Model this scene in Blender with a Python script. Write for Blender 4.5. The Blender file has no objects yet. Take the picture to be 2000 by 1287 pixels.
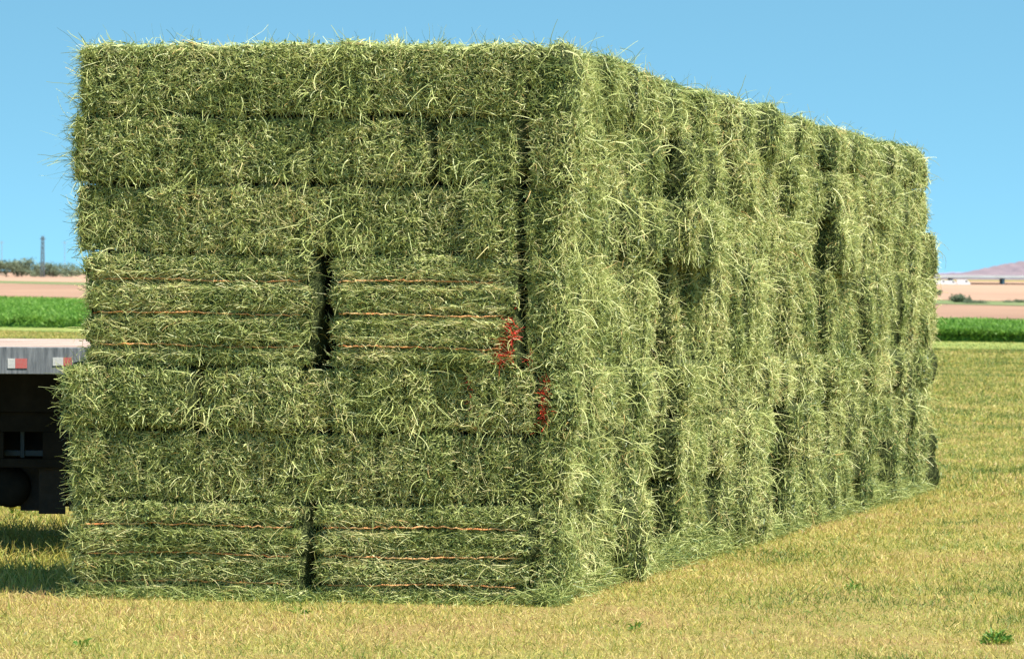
import bpy, math, random
import numpy as np
from mathutils import Matrix, Vector

random.seed(7)
rng = np.random.default_rng(11)
sc = bpy.context.scene
COL = sc.collection

# ------------------------------------------------------------------ camera
F = 7000.0            # focal length in photo pixels (photo is 2000 wide)
CAMH = 1.87
PITCH = math.atan(108 / F)
ROLL = math.radians(0.43)
cd = bpy.data.cameras.new("camera")
cam = bpy.data.objects.new("camera", cd)
COL.objects.link(cam)
cd.sensor_width = 36.0
cd.lens = F / 2000 * 36.0
cd.clip_start = 0.5
cd.clip_end = 30000
CM = (Matrix.Translation((0, 0, CAMH)) @ Matrix.Rotation(math.radians(90) - PITCH, 4, 'X')
      @ Matrix.Rotation(ROLL, 4, 'Z'))
cam.matrix_world = CM
cd.dof.use_dof = True
cd.dof.focus_distance = 21.0
cd.dof.aperture_fstop = 9.0
sc.camera = cam

# ------------------------------------------------------------------ sky, sun, exposure
SUN_EL = math.radians(63)
SUN_AZ = (0.80, -0.60)       # horizontal direction towards the sun
w = bpy.data.worlds.new("World")
sc.world = w
w.use_nodes = True
wn, wl = w.node_tree.nodes, w.node_tree.links
wn.clear()
wo = wn.new('ShaderNodeOutputWorld')
bg = wn.new('ShaderNodeBackground')
sky = wn.new('ShaderNodeTexSky')
sky.sky_type = 'NISHITA'
sky.sun_disc = False
sky.sun_elevation = SUN_EL
sky.sun_rotation = math.atan2(SUN_AZ[0], SUN_AZ[1])
sky.altitude = 600
sky.air_density = 1.0
sky.dust_density = 0.0
sky.ozone_density = 3.0
# deep clear desert air: the blue of the upper sky comes down close to the horizon
tc = wn.new('ShaderNodeTexCoord')
mp = wn.new('ShaderNodeMapping')
mp.inputs['Scale'].default_value = (1, 1, 3.0)
mp.inputs['Location'].default_value = (0, 0, 0.30)
wl.new(tc.outputs['Generated'], mp.inputs['Vector'])
nv = wn.new('ShaderNodeVectorMath'); nv.operation = 'NORMALIZE'
wl.new(mp.outputs['Vector'], nv.inputs[0])
wl.new(nv.outputs[0], sky.inputs['Vector'])
tint = wn.new('ShaderNodeMix'); tint.data_type = 'RGBA'; tint.blend_type = 'MULTIPLY'; tint.inputs[0].default_value = 1.0
wl.new(sky.outputs['Color'], tint.inputs[6]); tint.inputs[7].default_value = (0.75, 1.05, 0.82, 1)
wl.new(tint.outputs[2], bg.inputs['Color'])
bg.inputs['Strength'].default_value = 0.133
wl.new(bg.outputs['Background'], wo.inputs['Surface'])
sd = bpy.data.lights.new("sun", 'SUN')
sd.energy = 4.8
sd.angle = math.radians(0.53)
sd.color = (1.0, 0.955, 0.88)
sun = bpy.data.objects.new("sun", sd)
COL.objects.link(sun)
ce = math.cos(SUN_EL)
hn = math.hypot(*SUN_AZ)
sdir = Vector((SUN_AZ[0] / hn * ce, SUN_AZ[1] / hn * ce, math.sin(SUN_EL)))
sun.rotation_euler = sdir.to_track_quat('Z', 'Y').to_euler()
sun.location = (10, -10, 30)
sc.view_settings.view_transform = 'Standard'
sc.view_settings.look = 'None'
sc.view_settings.gamma = 1
sc.view_settings.exposure = 1.2
sc.cycles.max_bounces = 6
sc.cycles.diffuse_bounces = 3
sc.cycles.transparent_max_bounces = 8

# ------------------------------------------------------------------ helpers
def zt(y):
    y = np.asarray(y, float)
    return np.where(y < 21, 0.0, np.where(y < 33, -0.1 * (y - 21) / 12,
           np.where(y < 1400, -0.1 - 0.0009 * (y - 33), -0.1 - 0.0009 * 1367)))

def ray(px, py):
    d = CM.to_3x3() @ Vector(((px - 1000) / F, -(py - 643.5) / F, -1))
    return d / d.y
def at(px, py, y):                      # world point seen at a photo pixel, at distance y
    d = ray(px, py)
    return Vector((0, 0, CAMH)) + d * y
def ground_at(px, py):
    d = ray(px, py)
    y = 20.0
    for _ in range(200):
        y2 = (float(zt(y)) - CAMH) / d.z
        if abs(y2 - y) < 1e-4: break
        y = 0.5 * y + 0.5 * y2
    return Vector((d.x * y, y, float(zt(y))))

def h3(ix, iy, iz, seed):
    n = (ix * 374761393 + iy * 668265263 + iz * 2147483647 + seed * 974634777) & 0xffffffff
    n = ((n ^ (n >> 13)) * 1274126177) & 0xffffffff
    n = n ^ (n >> 16)
    return (n & 0xffff) / 65535.0
def vnoise(p, s, seed=0):               # value noise -1..1, p (N,3), s scale (scalar or 3)
    q = p * np.asarray(s, float) + 100.37
    i = np.floor(q).astype(np.int64); f = q - i
    f = f * f * (3 - 2 * f)
    r = 0
    for dx in (0, 1):
        for dy in (0, 1):
            for dz in (0, 1):
                wgt = (f[:, 0] if dx else 1 - f[:, 0]) * (f[:, 1] if dy else 1 - f[:, 1]) * (f[:, 2] if dz else 1 - f[:, 2])
                r = r + wgt * h3(i[:, 0] + dx, i[:, 1] + dy, i[:, 2] + dz, seed)
    return r * 2 - 1

def unit(v):
    return v / np.maximum(np.linalg.norm(v, axis=1, keepdims=True), 1e-9)

class Geo:
    """collects vertices, quads and a per-vertex tint / paint value; becomes ONE mesh object"""
    def __init__(s):
        s.v, s.q, s.m, s.t, s.p, s.n = [], [], [], [], [], 0
    def add(s, v, q, tint, mat=0, paint=0.0):
        v = np.asarray(v, float)
        s.v.append(v); s.q.append(np.asarray(q, np.int64) + s.n)
        s.m.append(np.full(len(q), mat, np.int32))
        s.t.append(np.broadcast_to(np.asarray(tint, float), (len(v),)))
        s.p.append(np.broadcast_to(np.asarray(paint, float), (len(v),)))
        s.n += len(v)
    def build(s, name, mats, parent=None, smooth=False):
        v = np.concatenate(s.v).astype(np.float32); q = np.concatenate(s.q).astype(np.int32)
        me = bpy.data.meshes.new(name)
        me.vertices.add(len(v)); me.vertices.foreach_set('co', v.ravel())
        me.loops.add(q.size); me.loops.foreach_set('vertex_index', q.ravel())
        me.polygons.add(len(q)); me.polygons.foreach_set('loop_start', np.arange(0, q.size, 4, dtype=np.int32))
        me.polygons.foreach_set('material_index', np.concatenate(s.m))
        a = me.attributes.new('tint', 'FLOAT', 'POINT'); a.data.foreach_set('value', np.concatenate(s.t).astype(np.float32))
        a = me.attributes.new('paint', 'FLOAT', 'POINT'); a.data.foreach_set('value', np.concatenate(s.p).astype(np.float32))
        if smooth: me.polygons.foreach_set('use_smooth', np.ones(len(q), bool))
        for m in mats: me.materials.append(m)
        me.update(calc_edges=True)
        o = bpy.data.objects.new(name, me); COL.objects.link(o)
        if parent: o.parent = parent
        return o

def ribbons(p, d, length, width, curl=0.3, droop=0.0, nseg=3, taper=0.45, wig=0.35):
    """curved flat stems: start points p, start directions d -> verts, quads"""
    n = len(p)
    length = np.broadcast_to(length, (n,)); width = np.broadcast_to(width, (n,))
    droop = np.broadcast_to(droop, (n,))
    d = unit(d); cur = p.copy(); side = unit(np.cross(d, rng.normal(size=(n, 3))))
    bend = unit(rng.normal(size=(n, 3))) * (curl * rng.random((n, 1)) * 1.6)
    V = np.empty((n, nseg + 1, 2, 3))
    for k in range(nseg + 1):
        wd = (width * (1 - (1 - taper) * k / nseg) * 0.5)[:, None]
        V[:, k, 0] = cur - side * wd; V[:, k, 1] = cur + side * wd
        cur = cur + d * (length / nseg)[:, None]
        d = d + bend / nseg * 1.5 + rng.normal(0, wig / nseg ** 0.5 * 0.8, (n, 3))
        d[:, 2] -= droop / nseg * 1.5
        d = unit(d)
        side = unit(side - d * np.sum(side * d, axis=1, keepdims=True))
    base = (np.arange(n) * (nseg + 1) * 2)[:, None, None]
    k = (np.arange(nseg) * 2)[None, :, None]
    Q = base + k + np.array([0, 1, 3, 2])[None, None, :]
    return V.reshape(-1, 3), Q.reshape(-1, 4), (nseg + 1) * 2

def boxv(x0, x1, y0, y1, z0, z1):
    v = [(x, y, z) for z in (z0, z1) for y in (y0, y1) for x in (x0, x1)]
    q = [(0, 2, 3, 1), (4, 5, 7, 6), (0, 1, 5, 4), (2, 6, 7, 3), (0, 4, 6, 2), (1, 3, 7, 5)]
    return v, q

def box_obj(name, boxes, mat, parent=None, bevel=0.006, loc=None):
    me = bpy.data.meshes.new(name); V, Q = [], []
    for b in boxes:
        v, q = boxv(*b); k = len(V); V += v; Q += [tuple(i + k for i in f) for f in q]
    me.from_pydata(V, [], Q); me.materials.append(mat)
    o = bpy.data.objects.new(name, me); COL.objects.link(o)
    if parent: o.parent = parent
    if loc: o.location = loc
    if bevel:
        bm = o.modifiers.new('edge', 'BEVEL'); bm.width = bevel; bm.segments = 2
    return o

def tube(pts, radii, n=8):
    pts = [Vector(p) for p in pts]; V, Q = [], []
    for i, p in enumerate(pts):
        t = (pts[min(i + 1, len(pts) - 1)] - pts[max(i - 1, 0)]).normalized()
        a = t.orthogonal().normalized(); b = t.cross(a)
        r = radii[i] if hasattr(radii, '__len__') else radii
        for k in range(n):
            an = 2 * math.pi * k / n
            V.append(p + a * (r * math.cos(an)) + b * (r * math.sin(an)))
    for i in range(len(pts) - 1):
        for k in range(n):
            Q.append((i * n + k, i * n + (k + 1) % n, (i + 1) * n + (k + 1) % n, (i + 1) * n + k))
    return [tuple(v) for v in V], Q

def empty(name, loc):
    o = bpy.data.objects.new(name, None); COL.objects.link(o); o.location = loc; o.empty_display_size = 0.2
    return o
def tag(o, label=None, cat=None, group=None, kind=None):
    if label: o['label'] = label
    if cat: o['category'] = cat
    if group: o['group'] = group
    if kind: o['kind'] = kind
    return o

# ------------------------------------------------------------------ materials
def newmat(name):
    m = bpy.data.materials.new(name); m.use_nodes = True
    nt = m.node_tree; nt.nodes.clear()
    out = nt.nodes.new('ShaderNodeOutputMaterial')
    return m, nt, out
def ramp(nt, stops):
    r = nt.nodes.new('ShaderNodeValToRGB'); e = r.color_ramp.elements
    e[0].position, e[0].color = stops[0][0], (*stops[0][1], 1)
    e[1].position, e[1].color = stops[-1][0], (*stops[-1][1], 1)
    for p, c in stops[1:-1]:
        x = e.new(p); x.color = (*c, 1)
    return r
def stem_mat(name, stops, transl=0.3, gloss=0.5, paint=None, spec=0.35):
    m, nt, out = newmat(name)
    at_ = nt.nodes.new('ShaderNodeAttribute'); at_.attribute_name = 'tint'
    r = ramp(nt, stops)
    nt.links.new(at_.outputs['Fac'], r.inputs['Fac'])
    col = r.outputs['Color']
    if paint:
        ap = nt.nodes.new('ShaderNodeAttribute'); ap.attribute_name = 'paint'
        mx = nt.nodes.new('ShaderNodeMix'); mx.data_type = 'RGBA'
        nt.links.new(ap.outputs['Fac'], mx.inputs[0]); nt.links.new(col, mx.inputs[6])
        mx.inputs[7].default_value = (*paint, 1)
        col = mx.outputs[2]
    b = nt.nodes.new('ShaderNodeBsdfPrincipled')
    nt.links.new(col, b.inputs['Base Color'])
    b.inputs['Roughness'].default_value = gloss
    b.inputs['Specular IOR Level'].default_value = spec
    tr = nt.nodes.new('ShaderNodeBsdfTranslucent'); nt.links.new(col, tr.inputs['Color'])
    mix = nt.nodes.new('ShaderNodeMixShader'); mix.inputs[0].default_value = transl
    nt.links.new(b.outputs[0], mix.inputs[1]); nt.links.new(tr.outputs[0], mix.inputs[2])
    nt.links.new(mix.outputs[0], out.inputs['Surface'])
    return m
def plain(name, c1, c2=None, scale=8.0, rough=0.6, stretch=(1, 1, 1), metallic=0.0, bump=0.0, detail=6, lo=0.35, hi=0.65, spec=0.4):
    m, nt, out = newmat(name)
    b = nt.nodes.new('ShaderNodeBsdfPrincipled'); b.inputs['Roughness'].default_value = rough
    b.inputs['Metallic'].default_value = metallic; b.inputs['Specular IOR Level'].default_value = spec
    tcx = nt.nodes.new('ShaderNodeTexCoord'); mpx = nt.nodes.new('ShaderNodeMapping'); mpx.inputs['Scale'].default_value = stretch
    nt.links.new(tcx.outputs['Object'], mpx.inputs['Vector'])
    nz = nt.nodes.new('ShaderNodeTexNoise'); nz.inputs['Scale'].default_value = scale; nz.inputs['Detail'].default_value = detail
    nz.inputs['Roughness'].default_value = 0.65
    nt.links.new(mpx.outputs[0], nz.inputs['Vector'])
    r = ramp(nt, [(lo, c1), (hi, c2 or c1)])
    nt.links.new(nz.outputs['Fac'], r.inputs['Fac']); nt.links.new(r.outputs['Color'], b.inputs['Base Color'])
    if bump:
        bp = nt.nodes.new('ShaderNodeBump'); bp.inputs['Strength'].default_value = bump; bp.inputs['Distance'].default_value = 0.02
        nt.links.new(nz.outputs['Fac'], bp.inputs['Height']); nt.links.new(bp.outputs[0], b.inputs['Normal'])
    nt.links.new(b.outputs[0], out.inputs['Surface'])
    return m

HAY = [(0.0, (0.045, 0.095, 0.03)), (0.22, (0.12, 0.175, 0.045)), (0.45, (0.33, 0.37, 0.105)),
       (0.7, (0.535, 0.57, 0.205)), (0.92, (0.73, 0.71, 0.34)), (1.0, (0.62, 0.38, 0.13))]
M_STEM = stem_mat("hay_stems", HAY, 0.25, 0.45, paint=(0.62, 0.06, 0.03))
def core_mat():
    m, nt, out = newmat("hay_core"); N, L = nt.nodes, nt.links
    b = N.new('ShaderNodeBsdfPrincipled'); b.inputs['Roughness'].default_value = 0.9; b.inputs['Specular IOR Level'].default_value = 0.1
    t = N.new('ShaderNodeTexCoord'); fac = None
    for rot, st in (((0.3, 0.5, 0.4), (150, 150, 14)), ((1.2, 0.3, 0.9), (14, 140, 140)), ((0.2, 1.1, 2.0), (130, 16, 130))):
        mp_ = N.new('ShaderNodeMapping'); mp_.inputs['Rotation'].default_value = rot; mp_.inputs['Scale'].default_value = st
        L.new(t.outputs['Object'], mp_.inputs['Vector'])
        n = N.new('ShaderNodeTexNoise'); n.inputs['Scale'].default_value = 1.0; n.inputs['Detail'].default_value = 3
        L.new(mp_.outputs[0], n.inputs['Vector'])
        if fac is None: fac = n.outputs['Fac']
        else:
            mx = N.new('ShaderNodeMath'); mx.operation = 'MAXIMUM'
            L.new(fac, mx.inputs[0]); L.new(n.outputs['Fac'], mx.inputs[1]); fac = mx.outputs[0]
    r = ramp(nt, [(0.50, (0.018, 0.026, 0.010)), (0.62, (0.06, 0.075, 0.025)), (0.75, (0.30, 0.32, 0.11))])  # leafy interior, coloured extra dark so gaps between stems look shaded
    L.new(fac, r.inputs['Fac']); L.new(r.outputs['Color'], b.inputs['Base Color'])
    bp = N.new('ShaderNodeBump'); bp.inputs['Strength'].default_value = 0.9; bp.inputs['Distance'].default_value = 0.015
    L.new(fac, bp.inputs['Height']); L.new(bp.outputs[0], b.inputs['Normal'])
    L.new(b.outputs[0], out.inputs['Surface'])
    return m
M_CORE = core_mat()
M_TWINE = plain("orange_twine", (0.76, 0.26, 0.08), (0.66, 0.42, 0.18), 9, 0.7)
M_GRASS = stem_mat("dry_grass_blades", [(0, (0.06, 0.12, 0.018)), (0.25, (0.19, 0.25, 0.04)), (0.5, (0.40, 0.385, 0.08)),
                                        (0.72, (0.56, 0.43, 0.115)), (0.9, (0.66, 0.52, 0.21)), (1, (0.38, 0.22, 0.10))], 0.3, 0.5)
M_CROP = stem_mat("crop_leaves", [(0, (0.06, 0.15, 0.018)), (0.6, (0.15, 0.30, 0.035)), (1, (0.26, 0.38, 0.07))], 0.3, 0.55)

# ------------------------------------------------------------------ ground
def ground_mat():
    m, nt, out = newmat("stubble_ground"); N, L = nt.nodes, nt.links
    b = N.new('ShaderNodeBsdfPrincipled'); b.inputs['Roughness'].default_value = 0.9; b.inputs['Specular IOR Level'].default_value = 0.1
    t = N.new('ShaderNodeTexCoord')
    def nz(s, d, r=0.6):
        n = N.new('ShaderNodeTexNoise'); n.inputs['Scale'].default_value = s; n.inputs['Detail'].default_value = d; n.inputs['Roughness'].default_value = r
        L.new(t.outputs['Object'], n.inputs['Vector']); return n
    fine, mid, big = nz(28, 8, 0.75), nz(2.2, 5), nz(0.22, 4)
    r1 = ramp(nt, [(0.3, (0.10, 0.07, 0.028)), (0.5, (0.24, 0.17, 0.06)), (0.7, (0.42, 0.31, 0.12))])
    L.new(fine.outputs['Fac'], r1.inputs['Fac'])
    r2 = ramp(nt, [(0.3, (0.10, 0.12, 0.03)), (0.7, (0.33, 0.28, 0.08))])
    L.new(fine.outputs['Fac'], r2.inputs['Fac'])
    add = N.new('ShaderNodeMath'); add.operation = 'ADD'
    L.new(mid.outputs['Fac'], add.inputs[0]); L.new(big.outputs['Fac'], add.inputs[1])
    mr = N.new('ShaderNodeMapRange'); mr.inputs['From Min'].default_value = 0.8; mr.inputs['From Max'].default_value = 1.25
    L.new(add.outputs[0], mr.inputs['Value'])
    mx = N.new('ShaderNodeMix'); mx.data_type = 'RGBA'
    L.new(mr.outputs[0], mx.inputs[0]); L.new(r1.outputs[0], mx.inputs[6]); L.new(r2.outputs[0], mx.inputs[7])
    L.new(mx.outputs[2], b.inputs['Base Color'])
    bp = N.new('ShaderNodeBump'); bp.inputs['Strength'].default_value = 0.6; bp.inputs['Distance'].default_value = 0.03
    L.new(fine.outputs['Fac'], bp.inputs['Height']); L.new(bp.outputs[0], b.inputs['Normal'])
    L.new(b.outputs[0], out.inputs['Surface'])
    return m
ys = np.concatenate([[-30, 0, 10, 14], np.arange(15, 34, 1.0), [33, 40, 60, 90, 140, 250, 500, 900, 1400, 2500, 5000, 9000, 16000]])
ys = np.unique(ys)
g = Geo()
xs = np.array([-1, -0.4, -0.1, 0, 0.1, 0.4, 1.0])
V = np.array([(x * (60 + abs(y) * 0.9), y, float(zt(y))) for y in ys for x in xs])
nx = len(xs)
Q = [(j * nx + i, j * nx + i + 1, (j + 1) * nx + i + 1, (j + 1) * nx + i) for j in range(len(ys) - 1) for i in range(nx - 1)]
g.add(V, Q, 0.5)
tag(g.build("ground", [ground_mat()]), kind='structure', label='mown field of dry yellow stubble', cat='ground')

def yl(l, r, x):                         # roll-free image line through (70,l) and (1920,r)
    return l + (r - l) * (x - 70) / 1850 + (x - 1000) * 0.0075
def band(name, lo, hi, mat, lift, label, xs=(-900, -400, 0, 500, 1000, 1500, 2000, 2400, 2900)):
    g = Geo(); v = []
    for x in xs:
        for (l, r) in (lo, hi):
            p = ground_at(x, yl(l, r, x)); v.append((p.x, p.y, p.z + lift))
    n = len(xs)
    q = [(2 * i, 2 * i + 2, 2 * i + 3, 2 * i + 1) for i in range(n - 1)]
    g.add(v, q, 0.5)
    return tag(g.build(name, [mat]), kind='structure', label=label, cat='field')
M_PINK = plain("bare_pink_soil", (0.21, 0.115, 0.07), (0.31, 0.18, 0.11), 0.03, 0.95, (1, 0.3, 1), detail=8)
M_PINK2 = plain("pale_far_soil", (0.27, 0.155, 0.10), (0.38, 0.23, 0.145), 0.012, 0.95, (1, 0.3, 1), detail=8)
M_GSTRIP = plain("green_verge", (0.07, 0.13, 0.03), (0.19, 0.18, 0.07), 0.05, 0.9)
M_VERGE = plain("grass_verge", (0.14, 0.19, 0.03), (0.25, 0.26, 0.055), 0.6, 0.9)
band("bare_field", (587, 618), (558, 588), M_PINK, 0.03, 'bare pinkish soil beyond the green crop')
band("field_verge", (562, 590), (557.5, 581), M_GSTRIP, 0.06, 'thin green strip between bare pink fields')
band("far_bare_field", (557.5, 582), (537.5, 543), M_PINK2, 0.09, 'pale bare soil in the far distance')
band("grass_verge", (655, 676), (640, 655), M_VERGE, 0.02, 'greener grass along the edge of the crop')

# ------------------------------------------------------------------ the stack frame of reference
C0 = np.array([0.215, 20.29, 0.0])                 # front corner on the ground
E1 = np.array([-2.68, 0.27, 0.0]) / 2.694          # along the end wall, away from the corner
far = at(1818, 640, 33.2)
E2 = np.array([far.x - C0[0], 33.2 - C0[1], 0.0])
LB = float(np.linalg.norm(E2)); E2 = E2 / LB       # along the long wall
E3 = np.array([0, 0, 1.0])
BASIS = np.stack([E1, E2, E3])
def W(p, dz=0.0):
    r = C0 + p @ BASIS
    r[:, 2] += zt(r[:, 1]) * np.clip((r[:, 1] - 20.3) / 1.0, 0, 1)
    return r
def Wd(d): return d @ BASIS
def a_of_px(px):                                   # a coordinate on the end wall for a photo x
    d = ray(px, 640)
    # C0 + a E1 = t d (xy)
    A = np.array([[d.x, -E1[0]], [d.y, -E1[1]]])
    return float(np.linalg.solve(A, C0[:2])[1])

# paint marks on the hay: poly-lines in photo pixels, on the end wall or long wall
PAINT_END = [((1016, 606), (1000, 650), 9), ((1002, 645), (986, 702), 15), ((990, 618), (1003, 645), 6), ((1010, 660), (1032, 698), 8),
             ((1066, 738), (1062, 825), 8), ((912, 690), (925, 830), 2.5)]
PAINT_SIDE = [((1280, 622), (1296, 624), 6), ((1291, 665), (1294, 680), 5), ((1068, 740), (1062, 820), 7)]
RM = np.array(CM.to_3x3()).T
def to_px(wp):
    c = (wp - np.array([0, 0, CAMH])) @ RM.T
    return np.stack([1000 + F * c[:, 0] / -c[:, 2], 643.5 - F * c[:, 1] / -c[:, 2]], 1)
def segs_world():
    """the sprayed marks as real line segments on the stack's walls"""
    out = []
    for lst in (PAINT_END, PAINT_SIDE):
        for (p, q, r) in lst:
            pw = []
            for (x, y) in (p, q):
                d = ray(x, y)
                A = np.array([[d.x, -E1[0]], [d.y, -E1[1]]])
                sol = np.linalg.solve(A, C0[:2])
                if sol[1] < -0.02 or lst is PAINT_SIDE:   # hits the long wall plane instead
                    A = np.array([[d.x, -E2[0]], [d.y, -E2[1]]]); sol = np.linalg.solve(A, C0[:2])
                t = sol[0]
                pw.append(np.array([d.x * t, d.y * t, CAMH + d.z * t]))
            out.append((pw[0], pw[1], r * np.linalg.norm(pw[0][:2]) / F))
    return out
SEGS = segs_world()
def paint_of(wp):
    res = np.zeros(len(wp))
    for a, b, r in SEGS:
        ab = b - a
        t = np.clip(((wp - a) @ ab) / (ab @ ab), 0, 1)
        dd = np.linalg.norm(wp - (a + t[:, None] * ab), axis=1)
        res = np.maximum(res, (rng.random(len(wp)) < 0.9) & (dd < r * (0.6 + rng.random(len(wp)) * 0.85)))
    return res

# ------------------------------------------------------------------ hay bales
class Bale:
    """a block of hay in stack coordinates (a,b,z): displaced core and a coat of loose stems"""
    def __init__(s, a0, a1, b0, b1, z0, z1, seed, end_style='cut', shade=0.0):
        s.lo = np.array([a0, b0, z0]); s.hi = np.array([a1, b1, z1]); s.seed = seed
        s.style = end_style; s.shade = shade
        s.r = 0.05; s.rz = None
        r_ = np.random.default_rng(seed)
        # flake bounds along the bale's length (a for end wall)
        s.fl_a = np.cumsum(r_.uniform(0.08, 0.24, 60)) + a0 - 0.3
        s.fl_oa = r_.normal(0, 0.014, 62)
        rb = np.random.default_rng(int(b0 * 10) + 5)      # the joints run on from layer to layer
        s.fl_b = np.cumsum(rb.uniform(0.22, 0.75, 60)) + b0 - 0.3 + r_.normal(0, 0.02, 60)
        s.fl_b.sort()
        s.fl_ob = rb.normal(0, 0.03, 62) + r_.normal(0, 0.02, 62)
        s.fl_db = rb.uniform(0.03, 0.24, 62) * (r_.random(62) < 0.42)
        s.bulge = r_.uniform(0.0, 0.03)
    def surf(s, p, side_amp=1.0):
        """p (N,3) on the box -> displaced point, normal"""
        r = np.array([s.r, s.r, s.rz if s.rz else s.r])
        q = np.clip(p, s.lo + r, s.hi - r)
        n = unit((p - q) / r)
        c = (s.lo + s.hi) / 2; h = (s.hi - s.lo) / 2
        d = 0.016 * vnoise(p, 5, s.seed) + 0.014 * vnoise(p, 13, s.seed + 1) + 0.010 * vnoise(p, 32, s.seed + 2)
        wf = np.clip(-n[:, 1], 0, 1); ws = np.clip(-n[:, 0], 0, 1)
        # end wall
        ia = np.searchsorted(s.fl_a, p[:, 0])
        if s.style == 'cut':
            da = np.abs(p[:, 0] - s.fl_a[np.clip(ia, 0, 59)]); da = np.minimum(da, np.abs(p[:, 0] - s.fl_a[np.clip(ia - 1, 0, 59)]))
            d = d + wf * (s.fl_oa[np.clip(ia, 0, 61)] - 0.045 * np.exp(-(da / 0.013) ** 2))
        elif s.style == 'twine':
            hz = (p[:, 2] - s.lo[2]) / (s.hi[2] - s.lo[2])
            for t in TW:
                d = d - wf * 0.05 * np.exp(-(((hz - t) * (s.hi[2] - s.lo[2])) / 0.026) ** 2)
            d = d + wf * 0.012
        # long wall: shaggy vertical lumps, one per flake
        pb_ = p[:, 1] + 0.04 * vnoise(p, (0, 0, 4), s.seed + 9)
        ib = np.searchsorted(s.fl_b, pb_)
        db1 = np.abs(pb_ - s.fl_b[np.clip(ib, 0, 59)]); db0 = np.abs(pb_ - s.fl_b[np.clip(ib - 1, 0, 59)])
        grv = s.fl_db[np.clip(ib, 0, 61)] * np.exp(-(db1 / 0.075) ** 2) + s.fl_db[np.clip(ib - 1, 0, 61)] * np.exp(-(db0 / 0.075) ** 2)
        d = d + ws * (s.fl_ob[np.clip(ib, 0, 61)] - grv + 0.045 * vnoise(p, (1, 3.2, 1.4), 404) + 0.03 * vnoise(p, (1, 9, 5), 406))
        # bellied faces
        e = np.abs((p - c) / h)
        zz = np.clip(1 - e[:, 2] ** 2, 0, 1)
        d = d + (wf * 0.6 + ws) * s.bulge * zz
        return q + n * r + n * d[:, None], n
    def core(s, g, res=0.035):
        lo, hi = s.lo, s.hi
        for ax in range(3):
            for sgn in (0, 1):
                u, v = [i for i in range(3) if i != ax]
                fine = (ax == 1 and sgn == 0) or (ax == 0 and sgn == 0) or (ax == 2 and sgn == 1) or (ax == 0 and sgn == 1 and s.lo[1] < 0.2)
                rr = res if fine else 0.12
                # shared edges need the fine spacing: use one spacing for all
                rr = res
                nu = max(2, int((hi[u] - lo[u]) / rr)); nvv = max(2, int((hi[v] - lo[v]) / rr))
                if not fine: nu, nvv = max(2, nu // 3), max(2, nvv // 3)
                U, Vv = np.meshgrid(np.linspace(lo[u], hi[u], nu + 1), np.linspace(lo[v], hi[v], nvv + 1), indexing='ij')
                p = np.empty((U.size, 3)); p[:, u] = U.ravel(); p[:, v] = Vv.ravel(); p[:, ax] = hi[ax] if sgn else lo[ax]
                sp, n = s.surf(p)
                i, j = np.meshgrid(np.arange(nu), np.arange(nvv), indexing='ij')
                k = (i * (nvv + 1) + j).ravel()
                q = np.stack([k, k + nvv + 1, k + nvv + 2, k + 1], 1)
                wp = W(sp)
                g.add(wp, q, 0.5 + 0.5 * vnoise(sp, 20, 3), 1)
    def scatter(s, ax, sgn, n, inset=0.0):
        u, v = [i for i in range(3) if i != ax]
        p = np.empty((n, 3))
        p[:, u] = rng.uniform(s.lo[u], s.hi[u], n); p[:, v] = rng.uniform(s.lo[v], s.hi[v], n)
        p[:, ax] = s.hi[ax] if sgn else s.lo[ax]
        return p
    def coat(s, g, kind, ax, sgn, dens, width, lmul=1.0):
        u, v = [i for i in range(3) if i != ax]
        area = (s.hi[u] - s.lo[u]) * (s.hi[v] - s.lo[v])
        n = max(4, int(area * dens))
        p = s.scatter(ax, sgn, n)
        ftint = np.zeros(n)
        if kind in ('cut', 'side'):
            fl = s.fl_a if ax == 1 else s.fl_b
            cc = p[:, u if ax == 1 else u]
            wob = (0.012 if ax == 1 else 0.04) * vnoise(p, (0, 0, 7) if ax == 1 else (0, 0, 4), s.seed + 9)
            i = np.searchsorted(fl, cc + wob)
            dist = np.minimum(np.abs(cc + wob - fl[np.clip(i, 0, 59)]), np.abs(cc + wob - fl[np.clip(i - 1, 0, 59)]))
            w_ = 0.021 if ax == 1 else 0.075
            patch = vnoise(p, 2.2, s.seed + 12) > (-0.25 if ax == 1 else -0.6)
            keep = (dist > w_ * rng.random(n) * 1.5) | ((rng.random(n) < 0.22) | ~patch)
            if ax == 1:      # the seam over the bale below stays open in places
                hb = p[:, 2] - s.lo[2]
                open_ = vnoise(p, (2.4, 0, 0), s.seed + 33) > 0.05
                keep &= ~((hb < 0.03) & open_ & (rng.random(n) < 0.5))
                keep &= ~((s.hi[2] - p[:, 2] < 0.022) & open_ & (rng.random(n) < 0.5))
            if ax == 0:      # the coat is torn away in ragged holes
                keep &= (vnoise(p, (1, 5, 3.2), s.seed + 21) + rng.normal(0, 0.2, n)) > -0.42
            fo = np.random.default_rng(s.seed + 3).normal(0, 0.07, 64)
            ftint = fo[np.clip(i, 0, 63)][keep]
            p = p[keep]; n = len(p)
        sp, nr = s.surf(p)
        seam = np.clip(np.minimum(p[:, 2] - s.lo[2], s.hi[2] - p[:, 2]) / 0.05, 0, 1)
        rv = unit(rng.normal(size=(n, 3)))
        tan = unit(rv - nr * np.sum(rv * nr, axis=1, keepdims=True))
        out = nr
        L = rng.gamma(4.0, 0.25, n)
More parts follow.
